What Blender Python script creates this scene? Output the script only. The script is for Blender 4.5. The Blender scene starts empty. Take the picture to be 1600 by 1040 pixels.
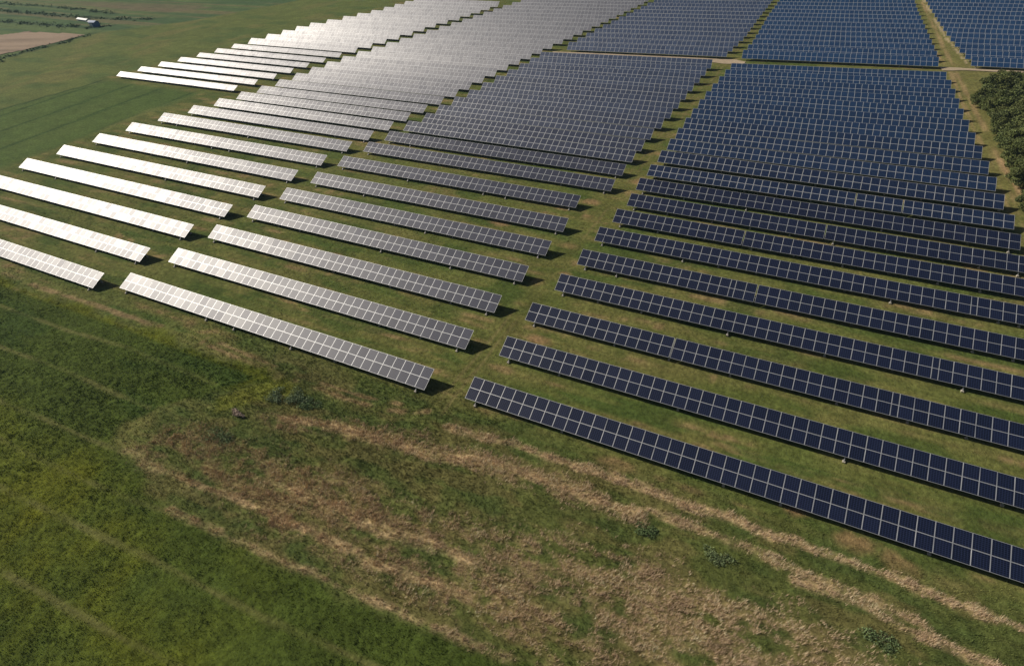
import bpy, math, random
import numpy as np
from mathutils import Matrix, Vector

rng = np.random.default_rng(7)
random.seed(7)
D = bpy.data
scene = bpy.context.scene
C = scene.collection

# ------------------------------------------------------------------ helpers
def tag(o, label=None, cat=None, group=None, kind=None):
    if label: o['label'] = label
    if cat: o['category'] = cat
    if group: o['group'] = group
    if kind: o['kind'] = kind
    return o

def empty(name, loc=(0, 0, 0), rz=0.0):
    o = D.objects.new(name, None)
    o.location = loc
    o.rotation_euler = (0, 0, rz)
    o.empty_display_size = 0.5
    C.objects.link(o)
    return o

def link(name, me, parent=None, loc=None, rot=None):
    o = D.objects.new(name, me)
    C.objects.link(o)
    if parent: o.parent = parent
    if loc is not None: o.location = loc
    if rot is not None: o.rotation_euler = rot
    return o

class MB:
    """collects boxes, bars and quads with a material slot for each face"""
    def __init__(s):
        s.v, s.f, s.m, s.uv = [], [], [], []
    def face(s, pts, m=0, uv=None):
        n = len(s.v)
        s.v += [tuple(p) for p in pts]
        s.f.append(tuple(range(n, n + len(pts))))
        s.m.append(m)
        s.uv.append(uv or [(0.0, 0.0)] * len(pts))
    def box(s, a, b, m=0):
        (x0, y0, z0), (x1, y1, z1) = a, b
        p = [(x0,y0,z0),(x1,y0,z0),(x1,y1,z0),(x0,y1,z0),(x0,y0,z1),(x1,y0,z1),(x1,y1,z1),(x0,y1,z1)]
        for q in ((0,3,2,1),(4,5,6,7),(0,1,5,4),(1,2,6,5),(2,3,7,6),(3,0,4,7)):
            s.face([p[i] for i in q], m)
    def bar(s, a, b, w, h=None, m=0):
        a, b = Vector(a), Vector(b)
        h = h or w
        d = (b - a).normalized()
        up = Vector((0, 0, 1)) if abs(d.z) < 0.95 else Vector((1, 0, 0))
        sx = d.cross(up).normalized() * w / 2
        sy = sx.cross(d).normalized() * h / 2
        p = [a-sx-sy, a+sx-sy, a+sx+sy, a-sx+sy, b-sx-sy, b+sx-sy, b+sx+sy, b-sx+sy]
        for q in ((0,3,2,1),(4,5,6,7),(0,1,5,4),(1,2,6,5),(2,3,7,6),(3,0,4,7)):
            s.face([p[i] for i in q], m)
    def mesh(s, name, mats):
        me = D.meshes.new(name)
        me.from_pydata(s.v, [], s.f)
        for m in mats: me.materials.append(m)
        me.polygons.foreach_set('material_index', s.m)
        uvl = me.uv_layers.new(name='UVMap')
        uvl.data.foreach_set('uv', np.array([c for f in s.uv for c in f], np.float32).ravel())
        me.update()
        return me

def np_mesh(name, verts, faces, mats, col=None, nper=None):
    """verts (n,3), faces (m,k) arrays; col (n,3) linear albedo as point colour attribute"""
    me = D.meshes.new(name)
    n, (m, k) = len(verts), faces.shape
    me.vertices.add(n); me.loops.add(m * k); me.polygons.add(m)
    me.vertices.foreach_set('co', np.ascontiguousarray(verts, np.float32).ravel())
    me.loops.foreach_set('vertex_index', np.ascontiguousarray(faces, np.int32).ravel())
    me.polygons.foreach_set('loop_start', np.arange(0, m * k, k, dtype=np.int32))
    for mt in mats: me.materials.append(mt)
    me.update(calc_edges=True)
    if col is not None:
        at = me.color_attributes.new('Col', 'FLOAT_COLOR', 'POINT')
        c4 = np.ones((n, 4), np.float32); c4[:, :3] = col
        at.data.foreach_set('color', c4.ravel())
    return me

# ------------------------------------------------------------------ value noise and masks (numpy, world metres)
def _hash(ix, iy, seed):
    h = (ix * 374761393 + iy * 668265263 + seed * 974634777) & 0xFFFFFFFF
    h = ((h ^ (h >> 13)) * 1274126177) & 0xFFFFFFFF
    return ((h ^ (h >> 16)) & 0xFFFF) / 65535.0

def vnoise(x, y, seed=0):
    ix, iy = np.floor(x).astype(np.int64), np.floor(y).astype(np.int64)
    fx, fy = x - ix, y - iy
    ux, uy = fx * fx * (3 - 2 * fx), fy * fy * (3 - 2 * fy)
    a, b = _hash(ix, iy, seed), _hash(ix + 1, iy, seed)
    c, d = _hash(ix, iy + 1, seed), _hash(ix + 1, iy + 1, seed)
    return (a * (1 - ux) + b * ux) * (1 - uy) + (c * (1 - ux) + d * ux) * uy

def fbm(x, y, sx, sy=None, octs=3, seed=0):
    sy = sy or sx
    t, amp, tot = 0, 1.0, 0
    X, Y = x / sx, y / sy
    for k in range(octs):
        t = t + amp * vnoise(X, Y, seed + k * 17)
        tot += amp; amp *= 0.5; X, Y = X * 2.03 + 5.2, Y * 2.03 + 1.7
    return t / tot

def sstep(a, b, v):
    t = np.clip((v - a) / (b - a), 0, 1)
    return t * t * (3 - 2 * t)

def line_dist(x, y, pts):
    d = np.full(x.shape, 1e9)
    for (x0, y0), (x1, y1) in zip(pts, pts[1:]):
        dx, dy = x1 - x0, y1 - y0
        L = dx * dx + dy * dy + 1e-9
        t = np.clip(((x - x0) * dx + (y - y0) * dy) / L, 0, 1)
        d = np.minimum(d, np.hypot(x - x0 - t * dx, y - y0 - t * dy))
    return d

def poly_sd(x, y, pts):
    """signed distance, negative inside"""
    p = list(pts) + [pts[0]]
    d = line_dist(x, y, p)
    inside = np.zeros(x.shape, bool)
    for (x0, y0), (x1, y1) in zip(p, p[1:]):
        cnd = ((y0 > y) != (y1 > y)) & (x < (x1 - x0) * (y - y0) / ((y1 - y0) or 1e-9) + x0)
        inside ^= cnd
    return np.where(inside, -d, d)

# ------------------------------------------------------------------ the plan of the place, in metres
CROP_EDGE = [(-260, 42.0), (-154.9, 42.4), (-138.7, 42.6), (-123.9, 42.9), (-110.7, 43.3), (-91.5, 43.1), (-78.1, 43.6), (-73.0, 42.8), (-75.7, 38.7), (-82.1, 32.8), (-85.3, 28.8), (-86.4, 24.1), (-86.2, 21.9), (-77.5, 18.7), (-66.2, 16.8), (-47.2, 17.9), (-35.7, 18.4), (-24.4, 19.1), (-14.6, 19.5), (-8.8, 19.9), (30, 21)]
CROP = CROP_EDGE + [(30, -60), (-260, -60)]
YSTRIP = [(-260, 42.0), (-154.9, 42.4), (-138.7, 42.6), (-123.9, 42.9), (-110.7, 43.3), (-91.5, 43.1), (-78.1, 43.3), (-73.0, 42.4)]
TRAMS = [[(-250, 36.4), (-144.3, 36.7), (-122.0, 37.0), (-104.3, 38.4), (-96.8, 38.2), (-80.2, 38.0)],
         [(-250, 28), (-129.2, 28.4), (-110.4, 29.4), (-97.2, 29.2), (-86.5, 29.3)],
         [(-250, 19.3), (-113.1, 19.6), (-101.6, 20.3), (-88.9, 20.7), (-82.7, 21.3)],
         [(-250, 14), (-100.2, 14.6), (-92.5, 14.8), (-82.3, 15.3), (-73.4, 15.9), (-66.2, 16.8)],
         [(-250, 8.5), (-93.7, 9.0), (-80.5, 9.8), (-70.2, 10.3), (-62.2, 10.9), (-54.1, 11.1), (-41.1, 11.6), (-33.4, 12.4), (-25.8, 12.7), (20, 13)],
         [(-250, 0.5), (-79.5, 1.3), (-71.8, 1.8), (-65.6, 2.1), (-57.1, 2.6), (-50.3, 3.2), (10, 5)]]
S1 = [(-37.1, 45.8), (-26.5, 46.9), (-19.4, 46.9), (-12.8, 47.3), (-6.5, 47.3), (-0.4, 47.0), (5.5, 47.3), (8.5, 47.0), (17.7, 47.1), (24.6, 46.9), (31.0, 46.5), (60, 46.2)]
S2 = [(-63.6, 36.8), (-54.5, 38.8), (-43.4, 39.6), (-35.8, 40.2), (-28.1, 42.8), (-21.0, 42.9), (-11.7, 42.8), (-5.6, 43.4)]
S2B = [(13.7, 42.0), (21.2, 42.1), (25.7, 41.0), (32.8, 40.7), (55, 40.4)]
S3 = [(-5, 44.2), (9.0, 43.9), (17.2, 42.9), (24.5, 42.8), (27.0, 42.4)]
D1 = [(-82.7, 21.3), (-75.6, 21.2), (-64.4, 21.8), (-57.2, 22.4), (-49.1, 22.5), (-39.4, 23.1), (-34.9, 22.5), (-27.2, 23.5), (-21.2, 23.8)]
D2 = [(-56.7, 26.5), (-48.4, 26.9), (-44.0, 27.4), (-39.6, 26.5), (-29.9, 27.7), (-22.3, 28.1)]
D3 = [(-66.2, 16.8), (-47.2, 17.9), (-35.7, 18.4), (-24.4, 19.1), (-14.6, 19.5), (-8.8, 19.9), (30, 21)]
DRY = [(-82.7, 23.1), (-76.2, 29.5), (-61.9, 32.1), (-48.5, 31.4), (-34.9, 31.5), (-21.7, 33.1), (-12.4, 37.3), (-4.1, 38.1), (4.1, 37.2), (14.7, 37.9), (24.3, 36.5), (40, 36), (40, 28), (-8, 20.5), (-24.4, 19.8), (-36.8, 19.7), (-51.4, 18.9), (-65.5, 20.4)]
DRY2 = [(-68.0, 35.5), (-51.5, 41.5), (-33.3, 43.1), (-17.1, 44.5), (-4.8, 43.7), (-4.2, 41.4), (-17.6, 40.8), (-33.6, 39.7), (-48.6, 37.8), (-64.3, 34.6)]
GREENP = [(-41.7, 34.9), (-33.6, 38.9), (-15.4, 40.1), (-4.1, 41.0), (0.5, 39.2), (-11.5, 36.8), (-23.1, 33.5), (-34.9, 32.5)]
YPATCH = [(-73.4, 40.9), (-69.2, 43.6), (-63.8, 42.6), (-68.4, 38.9), (-72.8, 35.9), (-75.0, 33.7), (-76.6, 35.9)]
LUSH = [(-222, 0), (-220.7, 78.4), (-222.0, 91.3), (-225.5, 114.2), (-226.9, 139.4), (-223.1, 157.9), (-235.8, 163.4), (-280.8, 161.1), (-288.6, 131.0), (-290.8, 116.7), (-294, 0)]
TRK = [(-294, 0), (-290.8, 116.7), (-288.6, 131.0), (-286.0, 149.3), (-286.1, 172)]
BROWN = [(-450.5, 204.0), (-440.8, 215.8), (-410.5, 219.2), (-388.1, 219.5), (-385.3, 199.5), (-388.2, 185.1), (-392.6, 172.4), (-396.6, 155.4), (-405, 120), (-480, 140), (-520, 190)]
FIELDTOP = [(-370, 0), (-374.5, 144.4), (-383.0, 169.8), (-384.1, 185.6), (-383.2, 202.6), (-386.4, 220.9), (-374.9, 236.5), (-352.0, 259.5), (-333.2, 299.5), (-322.1, 329.7), (-310, 400), (-300, 700)]
L1 = [(-700, 262), (-605.6, 260.1), (-544.3, 255.3), (-449.7, 252.8), (-400.3, 255.1), (-382.6, 260.4)]
L2 = [(-700, 234), (-548.6, 231.6), (-498.1, 230.0), (-449.3, 231.0), (-404.7, 231.8), (-396.2, 240.4)]
L3 = [(-700, 276), (-578.9, 274.2), (-521.6, 274.7), (-470.1, 270.9), (-428.9, 266.4)]
BR2 = [(-519.9, 293.4), (-457.2, 296.8), (-394.8, 300.8), (-371.3, 296.7), (-391.5, 277.3), (-431.3, 277.9), (-479.5, 282.0)]
SCAR = [(51.8, 182.7), (52.3, 177.8), (52.8, 170.2), (53.6, 163.1), (54.5, 157.3), (55.5, 148), (56, 120)]
RUT1 = [(43.6, 400), (45.9, 332.7), (47.5, 290.1), (49.0, 252.3), (50.4, 219.7), (51.4, 193.8), (51.5, 166.7), (51.7, 152.9), (53, 60)]
RUT2 = [(41.5, 330), (43.0, 298.3), (45.1, 278.2), (46.8, 265.0), (47.5, 234.4), (48.1, 205.1), (49.3, 181.8), (49.6, 166.0), (51, 60)]
EDGE = [(45.2, 388.4), (46.5, 358.7), (47.9, 332.9), (49.6, 308.3), (51.2, 292.6), (52.8, 277.4), (53.8, 267.6)]
BARE = [(-58.5, 106.4, 1.6), (-52.8, 100.0, 2.2), (-38.2, 102.6, 1.5), (-41.0, 124.0, 1.8), (-39.5, 117.0, 1.3), (-33.1, 70.3, 1.6), (-53.7, 44.3, 2.0), (19.7, 49.7, 2.0), (12.8, 52.6, 1.6), (-87.8, 79.2, 1.2), (25.5, 49.0, 1.6), (-11.0, 49.6, 1.6), (-33.4, 139, 1.8), (-34.5, 158, 1.6), (-36, 92, 1.2), (-40, 87.0, 1.4)]
ARRAY = [(-290, 158), (-222, 158), (-226, 78), (-226, 46), (60, 46), (60, 420), (-300, 420), (-245, 330)]

def sheet_colour(x, y):
    """base albedo of the open ground (linear) and the masks the plants share"""
    n1 = fbm(x, y, 9, 9, 4, 1); n2 = fbm(x, y, 2.2, 2.2, 3, 2)
    st = fbm(x, y, 16, 1.6, 4, 3)                 # mowing streaks run along the rows
    st2 = fbm(x, y, 5, 0.8, 3, 4)
    wob = (fbm(x, y, 5, 5, 3, 9) - 0.5)
    # mown grass of the solar farm
    t = sstep(0.30, 0.72, 0.55 * st + 0.25 * n1 + 0.20 * st2)
    col = np.outer(1 - t, (0.098, 0.128, 0.040)) + np.outer(t, (0.155, 0.155, 0.062))
    def mix(c, m): 
        nonlocal col
        m = np.clip(m, 0, 1)[:, None]
        col = col * (1 - m) + np.array(c) * m
    mix((0.26, 0.195, 0.115), 0.75 * sstep(0.55, 0.70, 0.7 * st + 0.3 * st2) * sstep(0.40, 0.58, n2))
    mix((0.056, 0.098, 0.027), 0.7 * sstep(0.50, 0.68, fbm(x, y, 9, 2.2, 3, 12)))
    for (bx, by, br) in BARE:
        d = np.hypot((x - bx) / 1.8, y - by) / br
        mix((0.30, 0.20, 0.125), 0.75 * sstep(1.15, 0.4, d + 1.2 * (n2 - 0.5)))
    # rough, unmown verge between the crop and the array
    far_y = sstep(52, 46, y + 3 * wob)
    rough = far_y * sstep(-90, -70, x + 6 * wob)
    mix((0.100, 0.128, 0.044), 0.8 * rough)
    mix((0.066, 0.100, 0.034), 0.7 * rough * sstep(0.46, 0.64, fbm(x, y, 5, 2.2, 3, 13)))
    mix((0.165, 0.150, 0.070), 0.6 * rough * sstep(0.50, 0.66, fbm(x, y, 6, 2.0, 3, 14)))
    masks = {}
    for L, w in (([(-220, 45.2), (-155, 44.6), (-138, 44.4), (-118, 45.0), (-104, 45.2)], 0.7), ([(-92, 45.2), (-76, 44.4), (-66, 44.2), (-53.7, 44.5), (-46, 45.6), (-42, 47.5)], 0.6), ([(-92, 46.6), (-76, 45.8), (-66, 45.6), (-53.7, 45.9), (-47, 47.0)], 0.4)):
        mix((0.270, 0.205, 0.130), 0.85 * sstep(0.30, 0.5, fbm(x, y, 5, 5, 3, 15)) * sstep(w * 1.3, w * 0.3, line_dist(x, y, L) + 0.8 * (n2 - 0.5)))
    dry = 0.95 * sstep(2.0, -3, poly_sd(x, y, DRY) + 6 * wob) * sstep(0.36, 0.60, 0.55 * fbm(x, y, 9, 1.5, 4, 21) + 0.45 * fbm(x, y, 1.5, 0.9, 3, 23))
    dry *= 0.8 + 0.2 * sstep(-66, -40, x)
    dry = np.maximum(dry, 0.9 * sstep(1.0, -1.0, poly_sd(x, y, DRY2) + 3 * wob) * sstep(0.34, 0.58, 0.5 * fbm(x, y, 8, 1.2, 3, 22) + 0.5 * n2))
    streak = np.zeros_like(x)
    for (L, w, a) in ((S1, 0.85, 0.95), (S2, 0.9, 0.9), (S2B, 0.8, 0.9), (S3, 0.8, 0.7), (D1, 0.75, 1.0), (D2, 0.9, 0.9), (D3, 0.7, 1.0)):
        gate = 0.35 + 0.65 * sstep(0.22, 0.45, fbm(x, y, 6, 3, 3, 31 + len(L)))
        streak = np.maximum(streak, a * gate * sstep(w * 1.2, w * 0.2, line_dist(x, y, L) + 1.3 * (n2 - 0.5) + 0.6 * wob))
    dry *= 1 - 0.75 * sstep(1.5, -2, poly_sd(x, y, GREENP) + 4 * wob)
    mix((0.300, 0.238, 0.145), 0.68 * dry)
    streak *= 0.5 + 0.5 * sstep(0.36, 0.56, fbm(x, y, 1.6, 0.9, 3, 24))
    streak *= 1 - 0.4 * sstep(1.5, -2, poly_sd(x, y, GREENP) + 4 * wob)
    mix((0.520, 0.405, 0.275), 0.9 * streak)
    masks['dry'] = np.maximum(dry, streak)
    yel = sstep(1.2, -1.0, poly_sd(x, y, YPATCH) + 2 * wob)
    mix((0.165, 0.190, 0.034), 0.7 * yel)
    # the green crop in front
    csd = poly_sd(x, y, CROP)
    crop = sstep(1.2, -1.2, csd + 4.0 * wob + 1.6 * (n2 - 0.5))
    ypat = sstep(0.18, 0.72, fbm(x, y, 34, 14, 2, 41) * 0.75 + 0.25 * fbm(x, y, 4, 4, 2, 42)) * sstep(24, 15, y) * sstep(-36, -60, x)
    ypat = np.maximum(ypat, 0.6 * sstep(-1.8, -0.6, csd) * sstep(36, 40.5, y) * sstep(-60, -70, x) * (x < -60))
    mix((0.064, 0.096, 0.022), crop)
    mix((0.048, 0.086, 0.022), crop * 0.7 * sstep(0.45, 0.62, fbm(x, y, 22, 7, 3, 43)) * sstep(14, 26, y))
    mix((0.150, 0.165, 0.016), 0.9 * crop * ypat)
    tram = np.zeros_like(x)
    for k, L in enumerate(TRAMS):
        d = np.abs(line_dist(x, y, L) + 0.5 * wob)
        tram = np.maximum(tram, sstep(0.65, 0.15, d) * (0.35 + 0.6 * sstep(0.35, 0.6, fbm(x, y, 9, 9, 2, 50 + k))))
    tram *= crop
    mix((0.135, 0.140, 0.060), 0.75 * tram)
    masks['crop'], masks['tram'], masks['ypat'], masks['rough'], masks['yel'] = crop, tram, ypat, rough, yel
    # open fields to the left of the panels
    fld = sstep(2, -2, np.maximum(x + 220 + 4 * wob, -1e3)) * sstep(40, 48, y)
    left_of = np.maximum(fld, sstep(3, -3, -poly_sd(x, y, ARRAY) * -1 + 3 * wob) * 0)
    out = sstep(-2, 2, poly_sd(x, y, ARRAY) + 2 * wob) * sstep(42, 48, y) * (x < -150)
    f1 = fbm(x, y, 26, 9, 4, 61)
    mix((0.112, 0.145, 0.050), out)
    mix((0.074, 0.118, 0.042), out * 0.75 * sstep(0.5, 0.68, f1))
    mix((0.155, 0.155, 0.066), out * 0.6 * sstep(0.52, 0.7, fbm(x, y, 14, 26, 3, 63)))
    lush = out * sstep(2.0, -2.0, poly_sd(x, y, LUSH) + 3 * wob)
    mix((0.068, 0.116, 0.034), 0.85 * lush)
    rows = 0.5 + 0.5 * np.sin((x + 0.02 * y + 1.0 * wob) * 2 * math.pi / 19.0)
    mix((0.032, 0.068, 0.022), lush * 0.8 * sstep(0.955, 0.995, rows))
    mix((0.034, 0.066, 0.024), out * sstep(1.2, 0.4, line_dist(x, y, TRK) + 0.8 * wob))
    beyond = sstep(2, -2, x - np.interp(y, [p[1] for p in FIELDTOP], [p[0] for p in FIELDTOP]) + 3 * wob) * (y > 100)
    band = fbm(x, y, 160, 9, 3, 71)
    mix((0.092, 0.140, 0.060), beyond)
    mix((0.062, 0.112, 0.054), beyond * sstep(0.46, 0.58, band))
    mix((0.150, 0.138, 0.085), beyond * 0.75 * sstep(0.60, 0.68, fbm(x, y, 200, 7, 3, 73)) * (y > 245))
    for L in (L1, L2, L3):
        mix((0.042, 0.076, 0.042), beyond * 0.8 * sstep(3.0, 1.0, line_dist(x, y, L) + 2 * wob))
        mix((0.170, 0.160, 0.095), beyond * 0.6 * sstep(2.2, 0.8, np.abs(line_dist(x, y - 6, L)) + 2 * wob) * sstep(0.4, 0.6, fbm(x, y, 40, 10, 2, 75)))
    mix((0.135, 0.115, 0.085), beyond * 0.7 * sstep(4, -4, poly_sd(x, y, BR2) + 8 * wob))
    mix((0.034, 0.066, 0.032), beyond * sstep(4.5, 1.5, line_dist(x, y, FIELDTOP[1:6]) + 2 * wob))
    # the mown strip by the wood, its wheel ruts and sandy scars
    strip = sstep(40, 45, x) * sstep(140, 160, y)
    mix((0.175, 0.175, 0.072), 0.75 * strip)
    for L, w in ((RUT1, 0.7), (RUT2, 0.55)):
        g = sstep(0.3, 0.6, fbm(x, y, 4, 14, 3, 81))
        mix((0.30, 0.235, 0.14), 0.85 * g * sstep(w * 1.5, w * 0.5, line_dist(x, y, L) + 0.6 * wob))
    mix((0.36, 0.26, 0.17), 0.9 * sstep(1.0, 0.3, line_dist(x, y, SCAR) + 0.9 * wob) * (y > 140))
    mix((0.42, 0.36, 0.26), 0.9 * sstep(0.9, 0.2, line_dist(x, y, EDGE) + 1.2 * wob) * sstep(0.3, 0.5, n2))
    lane = sstep(3.2, 1.0, np.abs(x - np.interp(y, [50, 250, 370], [-40.5, -31, -23]))) * (y > 48)
    mix((0.115, 0.125, 0.045), 0.5 * lane)
    for off in (-0.9, 0.9):
        lx = np.interp(y, [50, 250, 370], [-40.5, -31, -23]) + off + 0.8 * wob
        mix((0.185, 0.165, 0.085), 0.6 * (y > 40) * sstep(0.45, 0.15, np.abs(x - lx)) * sstep(0.35, 0.6, fbm(x, y, 3, 9, 2, 95)))
    # fine mottling of the plants themselves
    col *= (0.74 + 0.52 * fbm(x, y, 1.1, 1.1, 2, 91))[:, None] * (0.86 + 0.28 * fbm(x, y, 4.5, 4.5, 2, 92))[:, None]
    col *= np.array((1.06, 0.99, 0.82))
    return np.clip(col, 0.004, 0.6), masks

# ------------------------------------------------------------------ materials
def mat(name):
    m = D.materials.new(name); m.use_nodes = True
    return m, m.node_tree.nodes, m.node_tree.links, m.node_tree.nodes['Principled BSDF']

def plain(name, col, rough=0.7, metal=0.0, spec=0.5, var=0.0, scale=3.0):
    m, n, l, b = mat(name)
    b.inputs['Base Color'].default_value = (*col, 1); b.inputs['Roughness'].default_value = rough
    b.inputs['Metallic'].default_value = metal; b.inputs['Specular IOR Level'].default_value = spec
    if var:
        tc = n.new('ShaderNodeTexCoord'); no = n.new('ShaderNodeTexNoise'); mp = n.new('ShaderNodeMapRange'); mx = n.new('ShaderNodeMix')
        mx.data_type = 'RGBA'; mx.blend_type = 'MULTIPLY'; mx.inputs[0].default_value = 1
        no.inputs['Scale'].default_value = scale; no.inputs['Detail'].default_value = 4
        mp.inputs[3].default_value = 1 - var; mp.inputs[4].default_value = 1 + var
        l.new(tc.outputs['Object'], no.inputs['Vector']); l.new(no.outputs[0], mp.inputs[0])
        mx.inputs[6].default_value = (*col, 1); l.new(mp.outputs[0], mx.inputs[7]); l.new(mx.outputs[2], b.inputs['Base Color'])
    return m

def leafy(name, rough=0.75, spec=0.12, trans=0.0, bump=0.0, var=0.25, scale=2.0):
    """colour from the plants' own albedo attribute, varied by noise"""
    m, n, l, b = mat(name)
    at = n.new('ShaderNodeAttribute'); at.attribute_name = 'Col'
    geo = n.new('ShaderNodeNewGeometry'); no = n.new('ShaderNodeTexNoise'); mp = n.new('ShaderNodeMapRange'); mx = n.new('ShaderNodeMix')
    no.inputs['Scale'].default_value = scale; no.inputs['Detail'].default_value = 5; no.inputs['Roughness'].default_value = 0.65
    mx.data_type = 'RGBA'; mx.blend_type = 'MULTIPLY'; mx.inputs[0].default_value = 1
    mp.inputs[1].default_value = 0.3; mp.inputs[2].default_value = 0.7
    mp.inputs[3].default_value = 1 - var; mp.inputs[4].default_value = 1 + var
    l.new(geo.outputs['Position'], no.inputs['Vector']); l.new(no.outputs[0], mp.inputs[0])
    l.new(at.outputs['Color'], mx.inputs[6]); l.new(mp.outputs[0], mx.inputs[7]); l.new(mx.outputs[2], b.inputs['Base Color'])
    b.inputs['Roughness'].default_value = rough; b.inputs['Specular IOR Level'].default_value = spec
    if bump:
        bp = n.new('ShaderNodeBump'); bp.inputs['Strength'].default_value = bump; bp.inputs['Distance'].default_value = 0.25
        n2 = n.new('ShaderNodeTexNoise'); n2.inputs['Scale'].default_value = 1.6; n2.inputs['Detail'].default_value = 6; n2.inputs['Roughness'].default_value = 0.7
        l.new(geo.outputs['Position'], n2.inputs['Vector']); l.new(n2.outputs[0], bp.inputs['Height']); l.new(bp.outputs[0], b.inputs['Normal'])
    return m

def glass_material(name, dark, light, line, spec, rough, coat, coat_ior, coat_rough):
    """dark silicon cells under glass: cell grid, busbars, module to module variation"""
    m, n, l, b = mat(name)
    def math_(op, a=None, c=None, v=None):
        x = n.new('ShaderNodeMath'); x.operation = op
        if a is not None: l.new(a, x.inputs[0])
        if c is not None: l.new(c, x.inputs[1])
        if v is not None: x.inputs[1].default_value = v
        return x.outputs[0]
    uv = n.new('ShaderNodeUVMap'); uv.uv_map = 'UVMap'
    sp = n.new('ShaderNodeSeparateXYZ'); l.new(uv.outputs[0], sp.inputs[0])
    def grid(out, k, w):
        f = math_('FRACT', math_('MULTIPLY', out, v=k))
        d = math_('ABSOLUTE', math_('SUBTRACT', f, v=0.5))
        return math_('GREATER_THAN', d, v=0.5 - w)
    gx, gy = grid(sp.outputs[0], 6, 0.085), grid(sp.outputs[1], 8, 0.085)
    g = math_('MAXIMUM', gx, gy)
    fl = n.new('ShaderNodeVectorMath'); fl.operation = 'FLOOR'; l.new(uv.outputs[0], fl.inputs[0])
    oi = n.new('ShaderNodeObjectInfo')
    ad = n.new('ShaderNodeVectorMath'); ad.operation = 'ADD'; l.new(fl.outputs[0], ad.inputs[0])
    sc = math_('MULTIPLY', oi.outputs['Random'], v=713.7); l.new(sc, ad.inputs[1])
    wn = n.new('ShaderNodeTexWhiteNoise'); wn.noise_dimensions = '3D'; l.new(ad.outputs[0], wn.inputs[0])
    cr = n.new('ShaderNodeValToRGB')
    cr.color_ramp.elements[0].color = (*dark, 1); cr.color_ramp.elements[1].color = (*light, 1)
    l.new(wn.outputs[0], cr.inputs[0])
    mx = n.new('ShaderNodeMix'); mx.data_type = 'RGBA'
    l.new(g, mx.inputs[0]); l.new(cr.outputs[0], mx.inputs[6]); mx.inputs[7].default_value = (*line, 1)
    l.new(mx.outputs[2], b.inputs['Base Color'])
    mr = n.new('ShaderNodeMapRange'); mr.inputs[3].default_value = coat_rough - 0.035; mr.inputs[4].default_value = coat_rough + 0.035
    l.new(wn.outputs[0], mr.inputs[0]); l.new(mr.outputs[0], b.inputs['Coat Roughness'])
    b.inputs['IOR'].default_value = 1.5
    b.inputs['Specular IOR Level'].default_value = spec
    b.inputs['Roughness'].default_value = rough
    b.inputs['Coat Weight'].default_value = coat
    b.inputs['Coat IOR'].default_value = coat_ior
    b.inputs['Coat Tint'].default_value = (0.92, 0.89, 1.0, 1)
    return m

M_FRAME = plain('aluminium_frame', (0.60, 0.61, 0.63), 0.55, 0.55, 0.5)
NAVY = ((0.0012, 0.0028, 0.014), (0.003, 0.006, 0.026), (0.030, 0.044, 0.090))
SKY_AZURE = ((0.003, 0.018, 0.062), (0.007, 0.032, 0.092), (0.038, 0.090, 0.170))
SKY_BLUE = ((0.003, 0.023, 0.082), (0.008, 0.042, 0.122), (0.040, 0.110, 0.210))  # both bluer tones paint sky reflection and distance haze into the cells
# glass per block, gloss raised on some to imitate sun glare: cell colours, gloss of the cells, weight / index / roughness of the cover glass
SPEC = {'glare_pearl': (NAVY, 0.6, 0.68, 0.64, 1.64, 0.49), 'glare_matt': (NAVY, 1.0, 0.66, 1.0, 2.5, 0.56),
        'glare_satin': (NAVY, 0.24, 0.60, 0.72, 1.54, 0.46), 'sky_azure': (SKY_AZURE, 0.45, 0.62, 1.0, 1.70, 0.50),
        'navy': (NAVY, 0.10, 0.55, 0.60, 1.45, 0.40), 'blue': (SKY_BLUE, 0.15, 0.55, 0.60, 1.45, 0.42)}
GLASS = {}
def sheen_mix(a, b, t):
    """glass between two looks, stepped by row to imitate far glare, sky blue and haze"""
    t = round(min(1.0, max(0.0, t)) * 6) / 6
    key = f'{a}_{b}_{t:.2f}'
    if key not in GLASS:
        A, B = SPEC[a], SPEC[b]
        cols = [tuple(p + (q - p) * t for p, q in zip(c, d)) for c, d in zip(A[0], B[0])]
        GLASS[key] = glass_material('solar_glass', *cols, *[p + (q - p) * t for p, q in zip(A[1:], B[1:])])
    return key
M_BACK = plain('dark_backsheet', (0.03, 0.03, 0.035), 0.7)
M_STEEL = plain('galvanised_steel', (0.42, 0.42, 0.41), 0.5, 0.3, 0.5, 0.15)
M_CONC = plain('pale_concrete', (0.46, 0.42, 0.35), 0.9, 0, 0.2, 0.2, 8)
M_GROUND = leafy('field_ground', 0.95, 0.05, bump=0.8, var=0.42, scale=1.3)
M_CROP = leafy('crop_leaf', 0.85, 0.05, var=0.2)
M_GRASS = leafy('grass_blade', 0.8, 0.12, var=0.2)
M_DRY = leafy('dry_stalk', 0.85, 0.1, var=0.15)
M_TREE = leafy('tree_leaf', 0.6, 0.2, var=0.25, scale=1.2)
M_BUSH = leafy('bush_leaf', 0.8, 0.1, var=0.2)
M_BARK = plain('grey_bark', (0.10, 0.075, 0.05), 0.9, 0, 0.2, 0.3, 6)

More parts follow.
